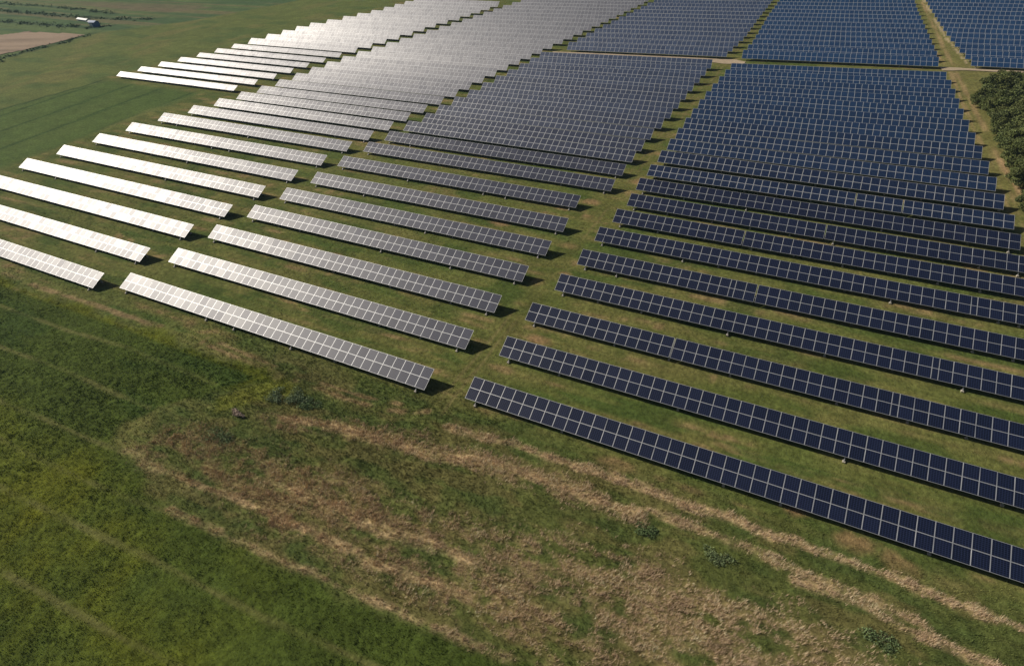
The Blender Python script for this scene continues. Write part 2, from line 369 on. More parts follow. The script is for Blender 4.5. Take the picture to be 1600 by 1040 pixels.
# ------------------------------------------------------------------ ground sheet
def axis(parts):
    a = []
    for s, e, st in parts: a += list(np.arange(s, e, st))
    return np.array(a + [parts[-1][1]])
gx = axis([(-3000, -900, 150), (-900, -620, 20), (-620, -380, 3), (-380, -165, 1.6), (-165, 45, 0.45), (45, 80, 0.8), (80, 150, 5), (150, 900, 50), (900, 3000, 150)])
gy = axis([(-1500, -60, 60), (-60, -10, 4), (-10, 70, 0.45), (70, 140, 1.0), (140, 300, 1.3), (300, 420, 2.5), (420, 900, 20), (900, 4000, 150)])
GX, GY = np.meshgrid(gx, gy)
x, y = GX.ravel(), GY.ravel()
gcol, gm = sheet_colour(x, y)
z = (fbm(x, y, 3.0, 3.0, 2, 5) - 0.5) * 0.10 + (fbm(x, y, 40, 40, 2, 6) - 0.5) * 0.15
nx, ny = len(gx), len(gy)
i = (np.arange(ny - 1)[:, None] * nx + np.arange(nx - 1)[None, :]).ravel()
faces = np.stack([i, i + 1, i + 1 + nx, i + nx], 1)
me = np_mesh('ground', np.stack([x, y, z], 1), faces, [M_GROUND], gcol)
me.polygons.foreach_set('use_smooth', np.ones(len(faces), bool))
tag(link('ground', me), 'grassy farmland with mown lanes and rough dry verge', kind='structure')

def ribbon(name, pts, widths, m, z0, label):
    """a flat sheet with a slightly wandering edge, along a line"""
    P, Wd = [], []
    for (a, b), wa, wb in zip(zip(pts, pts[1:]), widths, widths[1:]):
        n = max(2, int(math.dist(a, b) / 1.2))
        for k in range(n):
            t = k / n
            P.append((a[0] + (b[0]-a[0])*t, a[1] + (b[1]-a[1])*t)); Wd.append(wa + (wb-wa)*t)
    P.append(pts[-1]); Wd.append(widths[-1])
    P = np.array(P); Wd = np.array(Wd)
    tdir = np.gradient(P, axis=0); tdir /= np.linalg.norm(tdir, axis=1)[:, None]
    nrm = np.stack([-tdir[:, 1], tdir[:, 0]], 1)
    j1 = (fbm(P[:, 0], P[:, 1], 3, 3, 3, 201) - .5) * 1.0; j2 = (fbm(P[:, 0], P[:, 1], 3, 3, 3, 202) - .5) * 1.0
    A = P + nrm * (Wd / 2 + j1)[:, None]; B = P - nrm * (Wd / 2 + j2)[:, None]
    n = len(P); cols = 5
    V = np.concatenate([A + (B - A) * (c / (cols - 1)) for c in range(cols)])
    V = np.column_stack([V, np.full(len(V), z0)])
    F = np.array([(c*n + k, (c+1)*n + k, (c+1)*n + k + 1, c*n + k + 1) for c in range(cols-1) for k in range(n - 1)])
    base = np.array((0.42, 0.335, 0.235)) * (0.7 + 0.6 * fbm(V[:, 0], V[:, 1], 4, 1.5, 3, 203))[:, None]
    o = link(name, np_mesh(name, V, F, [m], base))
    return tag(o, label, kind='structure')
M_DIRT = leafy('dirt', 0.95, 0.05, bump=0.4, var=0.2, scale=2)
ribbon('dirt_road', [(-104, 249.6), (-100, 250.2), (-78, 252.6), (-55, 255.6), (-36, 254.8), (-31, 254.4), (-27, 254.8), (-23, 254.6)], [3.2, 3.2, 3.4, 3.6, 4.6, 6.0, 6.6, 2.6], M_DIRT, 0.14, 'pale dirt track crossing between the panel blocks')
ribbon('dirt_road', [(44.0, 264.4), (47, 265.0), (52, 265.6), (58, 266.0), (70, 266.6), (110, 268)], [4.8, 4.2, 2.6, 2.2, 2.2, 2.2], M_DIRT, 0.14, 'sandy dirt track passing in front of the wood')
bx = np.array(BROWN); 
def patch(name, poly, m, z0, colf, label):
    lo, hi = np.min(poly, 0), np.max(poly, 0)
    xs, ys = np.arange(lo[0], hi[0], 2.0), np.arange(lo[1], hi[1], 2.0)
    X, Y = np.meshgrid(xs, ys); X, Y = X.ravel(), Y.ravel()
    ok = poly_sd(X, Y, poly) < -0.5 + 2.5 * (fbm(X, Y, 9, 9, 2, 205) - .5)
    n = len(xs); idx = np.arange(len(X)).reshape(len(ys), n)
    q = np.stack([idx[:-1, :-1], idx[:-1, 1:], idx[1:, 1:], idx[1:, :-1]], -1).reshape(-1, 4)
    q = q[ok[q].all(1)]
    used, inv = np.unique(q, return_inverse=True)
    V = np.column_stack([X[used], Y[used], np.full(len(used), z0)])
    return tag(link(name, np_mesh(name, V, inv.reshape(-1, 4), [m], colf(X[used], Y[used]))), label, kind='structure')
patch('ploughed_field', BROWN, M_DIRT, 0.16, lambda x, y: np.array((0.30, 0.225, 0.165)) * (0.62 + 0.76 * fbm(x + 0.9 * y, y - 0.3 * x, 60, 5, 3, 206))[:, None], 'pale brown bare field beyond the green fields')

# ------------------------------------------------------------------ plants nobody could count
def blades(px, py, n, hmin, hmax, wid, lean, colf, spread, z0=0.0, wind=None):
    """n blades at each plant: a tapering triangle from the soil to a leaning tip"""
    N = len(px)
    X = np.repeat(px, n) + rng.normal(0, spread, N * n); Y = np.repeat(py, n) + rng.normal(0, spread, N * n)
    a = rng.uniform(0, 2 * math.pi, N * n); h = rng.uniform(hmin, hmax, N * n); ln = rng.uniform(0.1, lean, N * n) * h
    b = rng.uniform(0, 2 * math.pi, N * n) if wind is None else rng.normal(wind, 0.45, N * n)
    w = wid * rng.uniform(0.6, 1.3, N * n)
    V = np.empty((N * n, 3, 3))
    V[:, 0] = np.stack([X - w * np.cos(a), Y - w * np.sin(a), np.full(N * n, z0 - 0.03)], 1)
    V[:, 1] = np.stack([X + w * np.cos(a), Y + w * np.sin(a), np.full(N * n, z0 - 0.03)], 1)
    V[:, 2] = np.stack([X + ln * np.cos(b), Y + ln * np.sin(b), z0 + h], 1)
    col = np.repeat(colf(px, py), n, 0) * rng.uniform(0.7, 1.35, (N * n, 1))
    return V.reshape(-1, 3), np.arange(N * n * 3).reshape(-1, 3), np.repeat(col, 3, 0)

def leaves(cx, cy, cz, size, col, tilt=1.0, stretch=1.5):
    """one folded-quad leaf at each point, turned at random"""
    N = len(cx)
    u = rng.normal(0, 1, (N, 3)); u[:, 2] *= tilt; u /= np.linalg.norm(u, axis=1)[:, None]
    t = rng.normal(0, 1, (N, 3)); v = np.cross(u, t); v /= np.linalg.norm(v, axis=1)[:, None]
    s = (size * rng.uniform(0.6, 1.3, N))[:, None]
    c = np.stack([cx, cy, cz], 1)
    V = np.stack([c - u * s * stretch / 2, c + v * s * 0.5, c + u * s * stretch / 2, c - v * s * 0.5], 1).reshape(-1, 3)
    return V, np.arange(N * 4).reshape(-1, 4), np.repeat(col, 4, 0)

def stuff(name, V, F, m, col, label):
    return tag(link(name, np_mesh(name, V, F, [m], np.clip(col, 0.003, 0.7))), label, kind='stuff')

# the camera's ground footprint, so that plants go where the place is seen from nearby
FOOT = [(-78, -18), (-6, 10), (44, 38), (60, 60), (60, 160), (-225, 160), (-225, 60), (-165, 30)]
def scatter(n, lo, hi, keep):
    px, py = rng.uniform(lo[0], hi[0], n), rng.uniform(lo[1], hi[1], n)
    k = poly_sd(px, py, FOOT) < 0
    px, py = px[k], py[k]
    c, m_ = sheet_colour(px, py)
    k = rng.uniform(0, 1, len(px)) < keep(px, py, m_)
    return px[k], py[k], c[k], {a: b[k] for a, b in m_.items()}

# crop
px, py, pc, pm = scatter(105000, (-165, -16), (30, 44), lambda x, y, m: m['crop'] * (1 - 0.85 * m['tram']))
V, F, col = blades(px, py, 6, 0.07, 0.24, 0.036, 1.1, lambda x, y: pc * (1.05 + 0.5 * fbm(x, y, 0.9, 0.9, 2, 301))[:, None], 0.15)
stuff('crop_plants', V, F, M_CROP, col, 'low leafy green crop in the field before the panels')

# dead stalks
px, py, pc, pm = scatter(150000, (-90, 12), (60, 50), lambda x, y, m: np.clip(m['dry'] * 1.1, 0, 1) * (1 - m['crop']) * (0.35 + 0.65 * sstep(0.35, 0.6, fbm(x, y, 1.3, 0.8, 2, 25))))
V, F, col = blades(px, py, 6, 0.20, 0.62, 0.019, 0.95, lambda x, y: np.array((0.58, 0.430, 0.285)) * (0.58 + 0.85 * fbm(x, y, 2.2, 1.4, 3, 302))[:, None], 0.09, wind=0.75)
stuff('dry_grass', V, F, M_DRY, col, 'dead straw coloured grass lying in streaks over the rough verge')

# rough green weeds of the verge and grass of the lanes
px, py, pc, pm = scatter(130000, (-160, 12), (60, 54), lambda x, y, m: (1 - m['crop']) * (1 - 0.6 * m['dry']) * (0.35 + 0.65 * m['rough']))
V, F, col = blades(px, py, 4, 0.08, 0.32, 0.034, 0.9, lambda x, y: pc * (1.0 + 0.7 * fbm(x, y, 1.6, 1.6, 2, 303))[:, None], 0.14)
px, py, pc2, pm = scatter(75000, (-222, 48), (58, 150), lambda x, y, m: 1.0 - 0.5 * sstep(90, 150, y))
V2, F2, col2 = blades(px, py, 3, 0.05, 0.18, 0.04, 1.0, lambda x, y: pc2 * (0.95 + 0.7 * fbm(x, y, 1.6, 1.6, 2, 304))[:, None], 0.16)
stuff('grass', np.concatenate([V, V2]), np.concatenate([F, F2 + len(V)]), M_GRASS, np.concatenate([col, col2]), 'green and olive grass growing under and between the panel rows')

# scrub lines of the far fields
sx, sy = [], []
for L, wd, dens in ((L1, 2.0, 1.6), (L2, 2.0, 1.6), (L3, 1.5, 1.0), (FIELDTOP[1:6], 2.5, 1.6)):
    for a, b in zip(L, L[1:]):
        n = int(math.dist(a, b) * dens * 0.45); t = rng.uniform(0, 1, n)
        sx.append(a[0] + (b[0]-a[0])*t + rng.normal(0, wd, n)); sy.append(a[1] + (b[1]-a[1])*t + rng.normal(0, wd, n))
sx, sy = np.concatenate(sx), np.concatenate(sy)
n = 8
cx = np.repeat(sx, n) + rng.normal(0, 0.9, len(sx)*n); cy = np.repeat(sy, n) + rng.normal(0, 0.9, len(sx)*n)
cz = np.abs(rng.normal(0.1, 0.35, len(cx))) + 0.05
V, F, col = leaves(cx, cy, cz, 0.6, np.array((0.075, 0.115, 0.055)) * rng.uniform(0.7, 1.5, (len(cx), 1)), 0.7)
stuff('undergrowth', V, F, M_BUSH, col, 'dark scrubby field margins far off beyond the green field')

# ------------------------------------------------------------------ solar panel rows
HAZE = 0.00011
TILT = 0.416421
H0 = 0.90
CT, ST = math.cos(TILT), math.sin(TILT)

def module_into(mb, x0, y0, w, h, dz=(0, 0, 0, 0), uv0=(0, 0), e=(0.042, 0.040), mslots=(0, 1, 2), closed=True):
    """one framed module lying in the xy plane: a frame ring, the glass set inside it, sides and back"""
    zt = 0.0; t = 0.06
    ex, ey = e
    def zz(fx, fy):
        return (dz[0]*(1-fx)*(1-fy) + dz[1]*fx*(1-fy) + dz[2]*fx*fy + dz[3]*(1-fx)*fy)
    def P(xx, yy, z): return (xx, yy, z + zz((xx-x0)/w, (yy-y0)/h))
    x1, y1 = x0 + w, y0 + h
    o = [P(x0,y0,zt), P(x1,y0,zt), P(x1,y1,zt), P(x0,y1,zt)]
    i = [P(x0+ex,y0+ey,zt), P(x1-ex,y0+ey,zt), P(x1-ex,y1-ey,zt), P(x0+ex,y1-ey,zt)]
    for a in range(4):
        b = (a + 1) % 4
        mb.face([o[a], o[b], i[b], i[a]], mslots[0])
    u, v = uv0
    mb.face(i, mslots[1], [(u+.001, v+.001), (u+.999, v+.001), (u+.999, v+.999), (u+.001, v+.999)])
    if closed:
        q = [(p[0], p[1], p[2] - t) for p in o]
        for a in range(4):
            b = (a + 1) % 4
            mb.face([q[a], q[b], o[b], o[a]], mslots[0])
        mb.face(q[::-1], mslots[2])

def panel_mesh(w, h, glass):
    mb = MB(); module_into(mb, 0, 0, w, h); return mb.mesh('solar_panel', [M_FRAME, GLASS[glass], M_BACK])
_pm = {}
def get_panel(w, h, glass):
    k = (round(w, 2), round(h, 2), glass)
    if k not in _pm: _pm[k] = panel_mesh(w - 0.02, h - 0.02, glass)
    return _pm[k]

def support_into(mb, x, dfront, W, tilt=TILT):
    CT, ST = math.cos(tilt), math.sin(tilt)
    """a footing, front post, rear post and the brace between them"""
    yf, yr = dfront, W * CT - 0.75
    zf, zr = H0 + yf * ST / CT - 0.16, H0 + yr * ST / CT - 0.16
    mb.box((x-.18, yf-.22, -.05), (x+.18, yf+.22, .22), 1)
    mb.bar((x, yf, .18), (x, max(yf, .7), H0 + max(yf, .7) * ST / CT - .16), .13, .13, 0)
    mb.box((x-.18, yr-.18, -.05), (x+.18, yr+.18, .18), 1)
    mb.bar((x, yr, .16), (x, yr, zr), .12, .12, 0)
    mb.bar((x, yf + .08, .30), (x, yr - .10, zr - .25), .09, .09, 0)
    mb.bar((x, .15, H0 + .15*ST/CT - .10), (x, W*CT - .15, H0 + (W*CT-.15)*ST/CT - .10), .08, .10, 0)

def rail_mesh(length, ypos):
    mb = MB(); z = H0 + ypos * ST / CT - 0.13
    mb.bar((0.05, ypos, z), (length - 0.05, ypos, z), .09, .12, 0)
    return mb.mesh('mounting_rail', [M_STEEL])

_sup = {}
def get_support(kind):
    if kind not in _sup:
        mb = MB(); support_into(mb, 0, {0: -0.25, 1: 0.35, 2: 1.05}[kind], 4.0)
        _sup[kind] = mb.mesh('support_leg', [M_STEEL, M_CONC])
    return _sup[kind]

ORD = ('zeroth first second third fourth fifth sixth seventh eighth ninth tenth eleventh twelfth thirteenth fourteenth fifteenth sixteenth seventeenth '
       'eighteenth nineteenth twentieth twenty-first twenty-second twenty-third twenty-fourth twenty-fifth twenty-sixth twenty-seventh twenty-eighth '
       'twenty-ninth thirtieth thirty-first thirty-second thirty-third thirty-fourth thirty-fifth thirty-sixth').split()

def make_row(block, idx, xl, xr, y, slope=0.0, near=False, half=(), gaps=(), W=None, glass=None, tilt=TILT):
    place, group = block
    W = W or 4.0
    CT, ST = math.cos(tilt), math.sin(tilt)
    h = W / 2
    length = (xr - xl)
    r = random.Random(sum(map(ord, group)) * 131 + idx)
    root = empty('solar_panel_row', (xl, y, r.uniform(-.04, .04)), math.atan(slope))
    root.rotation_euler.x = math.radians(r.uniform(-1.0, 1.0))
    tag(root, f'panel row, {ORD[idx]} from the near end of {place}', 'solar panels', group)
    # widths of the module columns
    cols, xx = [], 0.0
    n = max(3, round(length / 1.93)); w0 = length / n
    halves = sorted(a - xl for a in half); gs = sorted(a - xl for a in gaps)
    while xx < length - 0.3:
        if halves and xx + w0 / 2 > halves[0]:
            cols.append((xx, w0 * 0.5)); xx += w0 * 0.5; halves.pop(0); continue
        if gs and xx + w0 / 2 > gs[0]:
            xx += 0.22; gs.pop(0)
        cols.append((xx, w0)); xx += w0
    length = cols[-1][0] + cols[-1][1]
    if near:
        for (cx0, w) in cols:
            for k in range(2):
                o = link('solar_panel', get_panel(w, h, glass), root, (cx0 + .01, k*h*CT + .01, H0 + k*h*ST),
                         (tilt + math.radians(r.gauss(0, .35)), math.radians(r.gauss(0, .30)), 0))
        for yp in (0.95, 2.75):
            link('mounting_rail', rail_mesh(length, yp), root)
        xs = [w0 * 1.0]
        while xs[-1] < length - 16: xs.append(xs[-1] + r.uniform(6.5, 10.5))
        xs += [(xs[-1] + length - w0) / 2, length - w0 * 0.9]
        for j, sx_ in enumerate(xs):
            kd = 0 if (j in (0, len(xs) - 1) or r.random() < 0.10) else r.choice((1, 2, 2))
            link('support_leg', get_support(kd), root, (sx_, 0, 0))
    else:
        mb = MB()
        for c, (cx0, w) in enumerate(cols):
            for k in range(2):
                dz = [r.gauss(0, .006) for _ in range(4)]
                a, b = r.gauss(0, .010), r.gauss(0, .010)
                dz = (-a-b, a-b, a+b, -a+b)
                module_into(mb, cx0 + .01, k*h + .01, w - .02, h - .02, dz, (c, k), (.060, .060))
        me = mb.mesh('panel_array', [M_FRAME, GLASS[glass], M_BACK])
        link('panel_array', me, root, (0, 0, H0), (tilt, 0, 0))
        mb = MB()
        for yp in (0.95, W * CT - .8):
            zz = H0 + yp * ST / CT - 0.14
            mb.bar((0.05, yp, zz), (length - 0.05, yp, zz), .09, .12, 0)
        sx_ = w0
        while sx_ < length:
            support_into(mb, sx_, .9, W, tilt); sx_ += 7.7
        link('support_frame', mb.mesh('support_frame', [M_STEEL, M_CONC]), root)
    return root

def ip(y, pts):
    return float(np.interp(y, [p[0] for p in pts], [p[1] for p in pts]))
NEAR = 9
PITCH = 8.72
def far_tilt(yy, y0, y1, deg=35.0):
    # the tables stand steeper towards the far end of the farm
    return TILT + (math.radians(deg) - TILT) * min(1.0, max(0.0, (yy - y0) / (y1 - y0)))
# block beside the open field, glaring in the sun
A_Y = [48.2, 59.5, 71.3, 82.7, 94.1, 105.4, 116.7, 127.7, 137.4, 146.4, 155.4, 164.1, 173.1]
while A_Y[-1] < 352: A_Y.append(A_Y[-1] + PITCH)
A_XR = [(48, -128.9), (59.5, -128.4), (71, -127.4), (83, -126.2), (94, -125.7), (105, -124.3), (117, -123), (128, -122.2), (137, -121.2), (146, -119.6), (155, -118.8), (164, -117.5), (173, -116), (216, -110.8), (251, -105.4), (278, -100.7), (308, -95.6), (349, -90)]
A_XL = [(48, -222), (83, -217.2), (94, -215.9), (105, -214), (117, -211.9), (128, -208.9), (137, -204.8), (146, -201.1), (155, -198.6), (164, -196.2), (173, -194.8), (200, -190.6), (218, -186.4), (245, -180.2), (275, -172.6), (300, -167.4), (350, -158)]
BLOCK_A = ('the glaring white block beside the green field', 'rows of the glaring white panel block')
for k, yy in enumerate(A_Y):
    s = ip(yy, [(150, 0), (260, .04), (350, .06)])
    make_row(BLOCK_A, k + 1, ip(yy, A_XL), ip(yy, A_XR), yy - s * 60, s, k < NEAR, W=4.0 if yy < 178 else 4.2, glass=sheen_mix('glare_pearl', 'glare_matt', (yy - 120) / 100), tilt=far_tilt(yy, 172, 215))
# the detached block standing further out in the field
A2_XL = [(163, -281.3), (180, -275.6), (200, -269.0), (223, -262.6), (237, -257.5), (258, -253), (275, -244), (300, -234.5), (325, -230)]
A2_XR = [(163, -207.6), (178, -203), (197, -200.2), (215, -195.8), (232, -191), (258, -184.8), (279, -181), (297, -176), (325, -171)]
BLOCK_A2 = ('the detached white block in the field', 'rows of the outlying white panel block')
k, yy = 0, 162.6
while yy < 336:
    k += 1
    make_row(BLOCK_A2, k, ip(yy, A2_XL), ip(yy, A2_XR), yy, 0.0, False, W=3.0 if k < 8 else 4.0, glass=sheen_mix('glare_pearl', 'glare_matt', 1), tilt=far_tilt(yy, 205, 245))
    yy += PITCH
# middle block
B_Y = [50.6, 62.1, 73.5, 84.8, 95.7, 106.4, 118.2, 129.6, 139.2, 148.2, 156.3, 164.4]
while B_Y[-1] < 233: B_Y.append(B_Y[-1] + PITCH)
B_XL = [(50.6, -123.2), (62, -121.9), (73.5, -121.75), (85, -120.3), (96, -119.5), (106, -118), (119, -118), (130, -117.2), (139, -116.1), (149, -114.8), (156, -113), (164, -112.6), (183, -109.8), (216, -105.6), (237, -103.5)]
B_XR = [(50.6, -44.5), (62, -43.1), (73.5, -43), (85, -42.3), (96, -41.7), (106, -41.8), (118.5, -43.2), (129, -37.9), (149, -37.8), (164, -37.2), (177, -36), (202, -35), (222, -34), (244, -33)]
BLOCK_B = ('the lavender grey middle block', 'rows of the grey middle panel block')
for k, yy in enumerate(B_Y):
    s = ip(yy, [(155, 0), (244, .10)])
    make_row(BLOCK_B, k + 1, ip(yy, B_XL), ip(yy, B_XR), yy, s, k < NEAR, W=4.0 if yy < 146 else 4.3, glass=sheen_mix('glare_satin', 'sky_azure', (yy - 130) / 120), tilt=far_tilt(yy, 145, 200, 33))
# dark block on the side of the wood
C_Y = [51.7, 63.0, 73.8, 84.7, 95.0, 105.4, 114.7, 123.6, 132.6, 141.5, 150.7, 159.6, 168.4]
while C_Y[-1] < 238: C_Y.append(C_Y[-1] + PITCH)
C_XL = [(51.7, -37.3), (63, -36.7), (74, -36.6), (85, -35), (95, -34.1), (105, -33.9), (115, -32.6), (124, -31.8), (133, -32.2), (150, -31.3), (182, -30), (207, -28.8), (246, -25.6)]
C_XR = [(51.7, 49.5), (133, 48.6), (151, 48.1), (175, 47.2), (200, 45.7), (227, 45.2), (253, 43.6)]
HALF = {3: [24.0], 4: [29.8], 5: [-3.5], 6: [37.0]}
GAPS = {3: [-8.6], 5: [2.2], 10: [18.7, 27.0], 7: [-3.0], 8: [12.5]}
BLOCK_C = ('the dark blue block beside the wood', 'rows of the dark blue panel block')
for k, yy in enumerate(C_Y):
    s = ip(yy, [(155, 0), (240, .11)])
    make_row(BLOCK_C, k + 1, ip(yy, C_XL), ip(yy, C_XR), yy, s, k < NEAR, HALF.get(k + 1, ()), GAPS.get(k + 1, ()), W=4.0 if yy < 146 else 4.3, glass=sheen_mix('navy', 'blue', (yy - 125) / 130), tilt=far_tilt(yy, 145, 200, 31))
# beyond the dirt track
BLOCK_B2 = ('the grey blue block behind the dirt track', 'rows of the grey blue block behind the track')
for k in range(14):
    yy = 253.6 + k * PITCH * (0.98)
    make_row(BLOCK_B2, k + 1, ip(yy, [(250, -98.5), (285, -94.0), (355, -83.5)]), ip(yy, [(250, -30.9), (281, -27.8), (317, -27.0), (362, -25.4)]), yy - 1.5, 0.085, W=4.3, glass=sheen_mix('glare_satin', 'sky_azure', 1), tilt=math.radians(34))
BLOCK_C2 = ('the dark blue block behind the dirt track', 'rows of the dark blue block behind the track')
for k in range(14):
    yy = 257.2 + k * PITCH * (0.98)
    make_row(BLOCK_C2, k + 1, ip(yy, [(255, -25), (274, -23.4), (327, -22.9), (373, -21.2)]), ip(yy, [(264, 43.3), (297, 42.1), (344, 40.3), (372, 39.8)]), yy, 0.095, W=4.3, glass=sheen_mix('navy', 'blue', 1), tilt=math.radians(32))
BLOCK_E = ('the blue block behind the wood', 'rows of the blue block behind the wood')
for k in range(15):
    yy = 267.4 + k * PITCH * (0.98)
    make_row(BLOCK_E, k + 1, ip(yy, [(263, 53.9), (283, 51.4), (306, 49.2), (328, 47.7), (360, 45.9), (383, 45)]), 112.0, yy, 0.05, W=4.3, glass=sheen_mix('navy', 'blue', 1), tilt=math.radians(32))

# ------------------------------------------------------------------ the wood
def tree_meshes(seed):
    r = np.random.default_rng(seed); rr = random.Random(seed)
    # trunk with limbs, unit: crown radius about 5 m, height about 9.5 m
    mb = MB()
    def limb(a, b, ra, rb, n=7):
        a, b = np.array(a, float), np.array(b, float); d = b - a; d /= np.linalg.norm(d)
        s = np.cross(d, (0, 0, 1) if abs(d[2]) < .9 else (1, 0, 0)); s /= np.linalg.norm(s); t = np.cross(d, s)
        for k in range(n):
            p, q = 2*math.pi*k/n, 2*math.pi*(k+1)/n
            c = lambda o, R, g: tuple(o + R*(math.cos(g)*s + math.sin(g)*t))
            mb.face([c(a, ra, p), c(a, ra, q), c(b, rb, q), c(b, rb, p)])
    limb((0, 0, -.1), (.1, 0, 2.2), .34, .24); limb((.1, 0, 2.2), (.2, .2, 5.0), .24, .14)
    for k in range(7):
        g = k * 2.4 + rr.random(); z0 = 1.6 + 0.45 * k; R = rr.uniform(2.0, 3.4)
        limb((.12, .05, z0), (R*math.cos(g), R*math.sin(g), z0 + rr.uniform(1.2, 2.4)), .12, .04, 5)
    trunk = mb.mesh('trunk', [M_BARK])
    # crown: clumps of leaves spread through an uneven volume
    P, Cc = [], []
    for k in range(92):
        while True:
            v = r.normal(0, 1, 3); v /= np.linalg.norm(v)
            if v[2] > -0.85: break
        rad = r.uniform(0.62, 1.05)
        c = v * np.array((4.8, 4.8, 3.9)) * rad + np.array((0, 0, 4.4))
        c[2] = max(c[2], 0.7)
        s = r.uniform(0.75, 1.45); n = int(185 * s * s)
        d = r.normal(0, 1, (n, 3)); d /= np.linalg.norm(d, axis=1)[:, None]
        p = c + d * s * r.uniform(0.55, 1.0, (n, 1)) * np.array((1.1, 1.1, 0.75))
        P.append(p)
        tone = np.array((0.108, 0.134, 0.044)) * r.uniform(0.65, 1.35) + np.array((0.02, 0.012, 0.0)) * r.uniform(0, 1)
        Cc.append(np.repeat(tone[None], n, 0) * r.uniform(0.7, 1.3, (n, 1)))
    P, Cc = np.concatenate(P), np.concatenate(Cc)
    V, F, col = leaves(P[:, 0], P[:, 1], P[:, 2], 0.27, Cc, 0.8)
    return trunk, np_mesh('crown', V, F, [M_TREE], col)

TREES = [tree_meshes(s) for s in (11, 23, 37)]
WOOD = [  # x, y, scale, z scale, label
    (56.6, 243, .72, .70, 'small round tree at the tip of the wood beside the dirt track'),
    (62.6, 252, 1.15, 1.00, 'broad tree right against the blue panel block, behind the tip of the wood'),
    (60.6, 231, 1.00, 1.00, 'tree with a full dark crown, second back from the track along the lane'),
    (59.2, 217, .86, .92, 'bushy tree midway along the wood edge facing the mown lane'),
    (59.6, 204, .86, .90, 'low spreading tree just past the middle of the wood edge'),
    (59.0, 191, .86, .95, 'dark tree on the wood edge where the sandy scar begins'),
    (58.6, 179, .80, .85, 'last dark tree beside the sandy scar at the near end of the wood'),
    (58.8, 167, .70, .70, 'bushy tree at the near corner of the wood, cut by the picture edge'),
    (66.8, 238, 1.2, 1.10, None), (64.5, 222, 1.15, 1.05, None), (64.2, 208, 1.1, 1.05, None), (64.0, 195, 1.15, 1.0, None),
    (73.0, 252, 1.2, 1.1, None), (74.0, 230, 1.2, 1.1, None), (73, 210, 1.2, 1.1, None), (65, 181, 1.1, 1.0, None), (60.5, 224, .8, .7, None), (61, 197, .8, .75, None), (61, 211, .8, .75, None), (60.5, 185, .75, .7, None), (70, 246, 1.1, 1.0, None), (58.5, 237, .7, .6, None)]
for k, (tx, ty, s, sz, lab) in enumerate(WOOD):
    tr, cr = TREES[k % 3]
    tx, ty = tx * .925, ty * .925
    root = empty('tree', (tx, ty, 0), 1.3 * k)
    root.scale = (s, s, sz)
    tag(root, lab or 'leafy tree inside the wood, behind the trees along its edge', 'tree', 'trees of the wood' if lab else 'trees inside the wood')
    link('trunk', tr, root); link('crown', cr, root)

# ------------------------------------------------------------------ bushes in the rough grass
def bush(loc, rx, ry, h, tone, label, name='weed_bush', group='weedy bushes in the rough grass', n=900, size=.105, seed=0, cat='bush'):
    r = np.random.default_rng(seed + 500)
    P = []
    for k in range(9):
        c = np.array((r.uniform(-.75, .75)*rx, r.uniform(-.75, .75)*ry, h*r.uniform(.25, .7)))
        d = r.normal(0, 1, (n // 9, 3)); d /= np.linalg.norm(d, axis=1)[:, None]
        P.append(c + d * np.array((rx*.45, ry*.45, h*.42)) * r.uniform(.4, 1, (n // 9, 1)))
    P = np.concatenate(P); P[:, 2] = np.abs(P[:, 2]) + .03
    col = np.array(tone) * r.uniform(.8, 1.6, (len(P), 1))
    V, F, c = leaves(P[:, 0], P[:, 1], P[:, 2], size, col, .9, 2.2)
    root = empty(name, (*loc, 0)); tag(root, label, cat, group)
    link('foliage', np_mesh('foliage', V, F, [M_BUSH], c), root)
    mb = MB()
    for k in range(7):
        g = r.uniform(0, 6.28)
        mb.bar((.1*math.cos(g), .1*math.sin(g), 0), (rx*.6*math.cos(g), ry*.6*math.sin(g), h*r.uniform(.6, .95)), .025)
    link('stem', mb.mesh('stem', [M_BARK]), root)
    return root
GB = (0.165, 0.210, 0.120)
bush((-70.9, 34.2), 1.5, .7, .7, (0.42, 0.34, 0.28), 'dead pale brown bush lying below the tall weeds', 'dead_bush', None, 1000, .10, 1)
bush((-67.4, 40.4), 2.1, 1.7, .60, GB, 'tall grey green weeds beside the yellow green patch', seed=2)
bush((-64.2, 41.2), 2.6, 1.9, .65, GB, 'broadest clump of grey green weeds above the dead bush', seed=3, n=1100)
bush((-60.8, 41.1), 2.0, 1.6, .5, (0.13, 0.185, 0.085), 'darker weed clump nearest the end of the grey panel row', seed=4)
bush((-4.0, 40.9), 1.6, 1.2, .32, (0.105, 0.150, 0.062), 'dark weed bush on the green verge below the blue panels', seed=5, n=800)
bush((5.2, 41.2), 2.2, 1.4, .40, (0.150, 0.190, 0.090), 'loose pale weed bush under the straw streak, right of the dark one', seed=7, n=800)
bush((22.4, 39.0), 2.2, 1.6, .35, (0.120, 0.165, 0.072), 'low weed clump in the bottom corner verge', seed=10, n=800)
bush((-70.0, 29.2), 2.6, 2.2, .5, (0.14, 0.185, 0.085), 'wide low green bush between the dead bush and the straw', seed=11, n=1300)

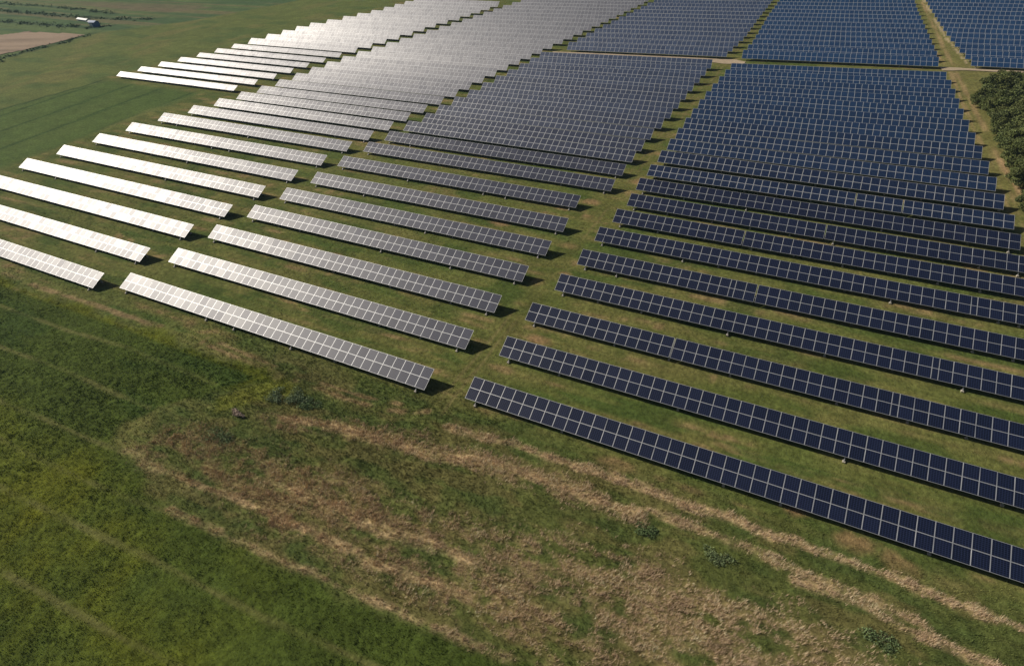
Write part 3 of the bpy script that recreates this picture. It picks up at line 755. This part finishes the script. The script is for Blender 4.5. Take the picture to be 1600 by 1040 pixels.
# ------------------------------------------------------------------ far farmyard
M_WHITE = plain('white_sheeting', (0.80, 0.80, 0.80), 0.4, 0, 0.5, .08, 1)
M_GREYW = plain('grey_wall', (0.42, 0.45, 0.47), 0.7, 0, .3, .15, 1)
M_BLUE = plain('blue_cladding', (0.035, 0.10, 0.27), 0.5, 0, .4, .12, 1)
M_PALE = plain('pale_door', (0.62, 0.66, 0.72), 0.5)
def shed(name, loc, rz, L, Wd, hw, hr, mw, mr, label, door):
    root = empty(name, (*loc, 0), rz); tag(root, label, 'shed')
    mb = MB()
    mb.box((-L/2, -Wd/2, 0), (L/2, Wd/2, hw))
    for s in (-1, 1): mb.face([(s*L/2, -Wd/2, hw), (s*L/2, Wd/2, hw), (s*L/2, 0, hr - .05)])
    link('wall', mb.mesh('wall', [mw]), root)
    mb = MB(); o = .3
    for s in (-1, 1):
        a = [(-L/2-o, s*(Wd/2+o), hw-.08), (L/2+o, s*(Wd/2+o), hw-.08), (L/2+o, 0, hr), (-L/2-o, 0, hr)]
        mb.face(a); mb.face([(p[0], p[1], p[2] + .12) for p in a][::-1])
        for q in ((0, 1), (1, 2), (3, 0)):
            p0, p1 = a[q[0]], a[q[1]]
            mb.face([p0, p1, (p1[0], p1[1], p1[2] + .12), (p0[0], p0[1], p0[2] + .12)])
    link('roof', mb.mesh('roof', [mr]), root)
    mb = MB(); mb.box((door-1, -Wd/2-.06, 0), (door+1, -Wd/2-.003, hw*.8)); link('door', mb.mesh('door', [M_PALE]), root)
    return root
shed('long_shed', (-431, 245.6), -.12, 12, 2.6, 1.0, 1.5, M_GREYW, M_WHITE, 'long low shed with a bright white roof, left one of two in the far fields', 5)
shed('long_shed', (-415, 241.5), -.05, 7, 3, 1.2, 1.7, M_GREYW, M_GREYW, 'shorter grey shed next to the bright white roofed shed', 0)
shed('hut', (-404.3, 235.6), .1, 4.6, 3.4, 2.6, 3.2, M_BLUE, M_BLUE, 'small blue hut below the white roofed shed in the far fields', -1)

# ------------------------------------------------------------------ air
hz = MB(); hz.box((-720, -45, -1.2), (330, 640, 72))
hm = D.materials.new('haze_air'); hm.use_nodes = True
hn, hl = hm.node_tree.nodes, hm.node_tree.links
hn.remove(hn['Principled BSDF'])
pv = hn.new('ShaderNodeVolumePrincipled')
pv.inputs['Color'].default_value = (0.50, 0.75, 1.0, 1); pv.inputs['Density'].default_value = HAZE
pv.inputs['Anisotropy'].default_value = 0.1
hl.new(pv.outputs[0], hn['Material Output'].inputs['Volume'])
tag(link('haze', hz.mesh('haze', [hm])), 'thin blue air haze over the far fields', kind='stuff')

# ------------------------------------------------------------------ light, sky, camera
SUN = Vector((-0.833, 0.02, 0.553)).normalized()
el = math.asin(SUN.z)
world = D.worlds.new('World'); scene.world = world; world.use_nodes = True
wn = world.node_tree.nodes; wl = world.node_tree.links
bg = wn['Background']
sky = wn.new('ShaderNodeTexSky'); sky.sky_type = 'NISHITA'; sky.sun_disc = False
sky.sun_elevation = el
sky.sun_rotation = math.atan2(SUN.x, SUN.y)
sky.altitude = 200; sky.air_density = 1.0; sky.dust_density = 2.5; sky.ozone_density = 1.0
wl.new(sky.outputs[0], bg.inputs[0]); bg.inputs[1].default_value = 0.05 * 0.72
sun = D.lights.new('sun', 'SUN'); sun.energy = 4.6; sun.angle = math.radians(0.53); sun.color = (1.0, 0.92, 0.79)
so = D.objects.new('sun', sun); C.objects.link(so)
so.rotation_euler = SUN.to_track_quat('Z', 'Y').to_euler()
so.location = (-120, 0, 150)

cam = D.cameras.new('camera'); cam.sensor_width = 36.0; cam.lens = 19.6635
cam.clip_start = 0.5; cam.clip_end = 8000
co = D.objects.new('camera', cam); C.objects.link(co)
R, U, Bk = (0.900178, 0.432445, -0.051682), (-0.24639, 0.603514, 0.758328), (0.359126, -0.669897, 0.649821)
co.matrix_world = Matrix(((R[0], U[0], Bk[0], 0), (R[1], U[1], Bk[1], 0), (R[2], U[2], Bk[2], 68.214), (0, 0, 0, 1)))
scene.camera = co

vs = scene.view_settings
scene.display_settings.display_device = 'sRGB'
vs.view_transform = 'Standard'; vs.look = 'None'; vs.exposure = 0.0; vs.gamma = 1.0; vs.use_curve_mapping = False
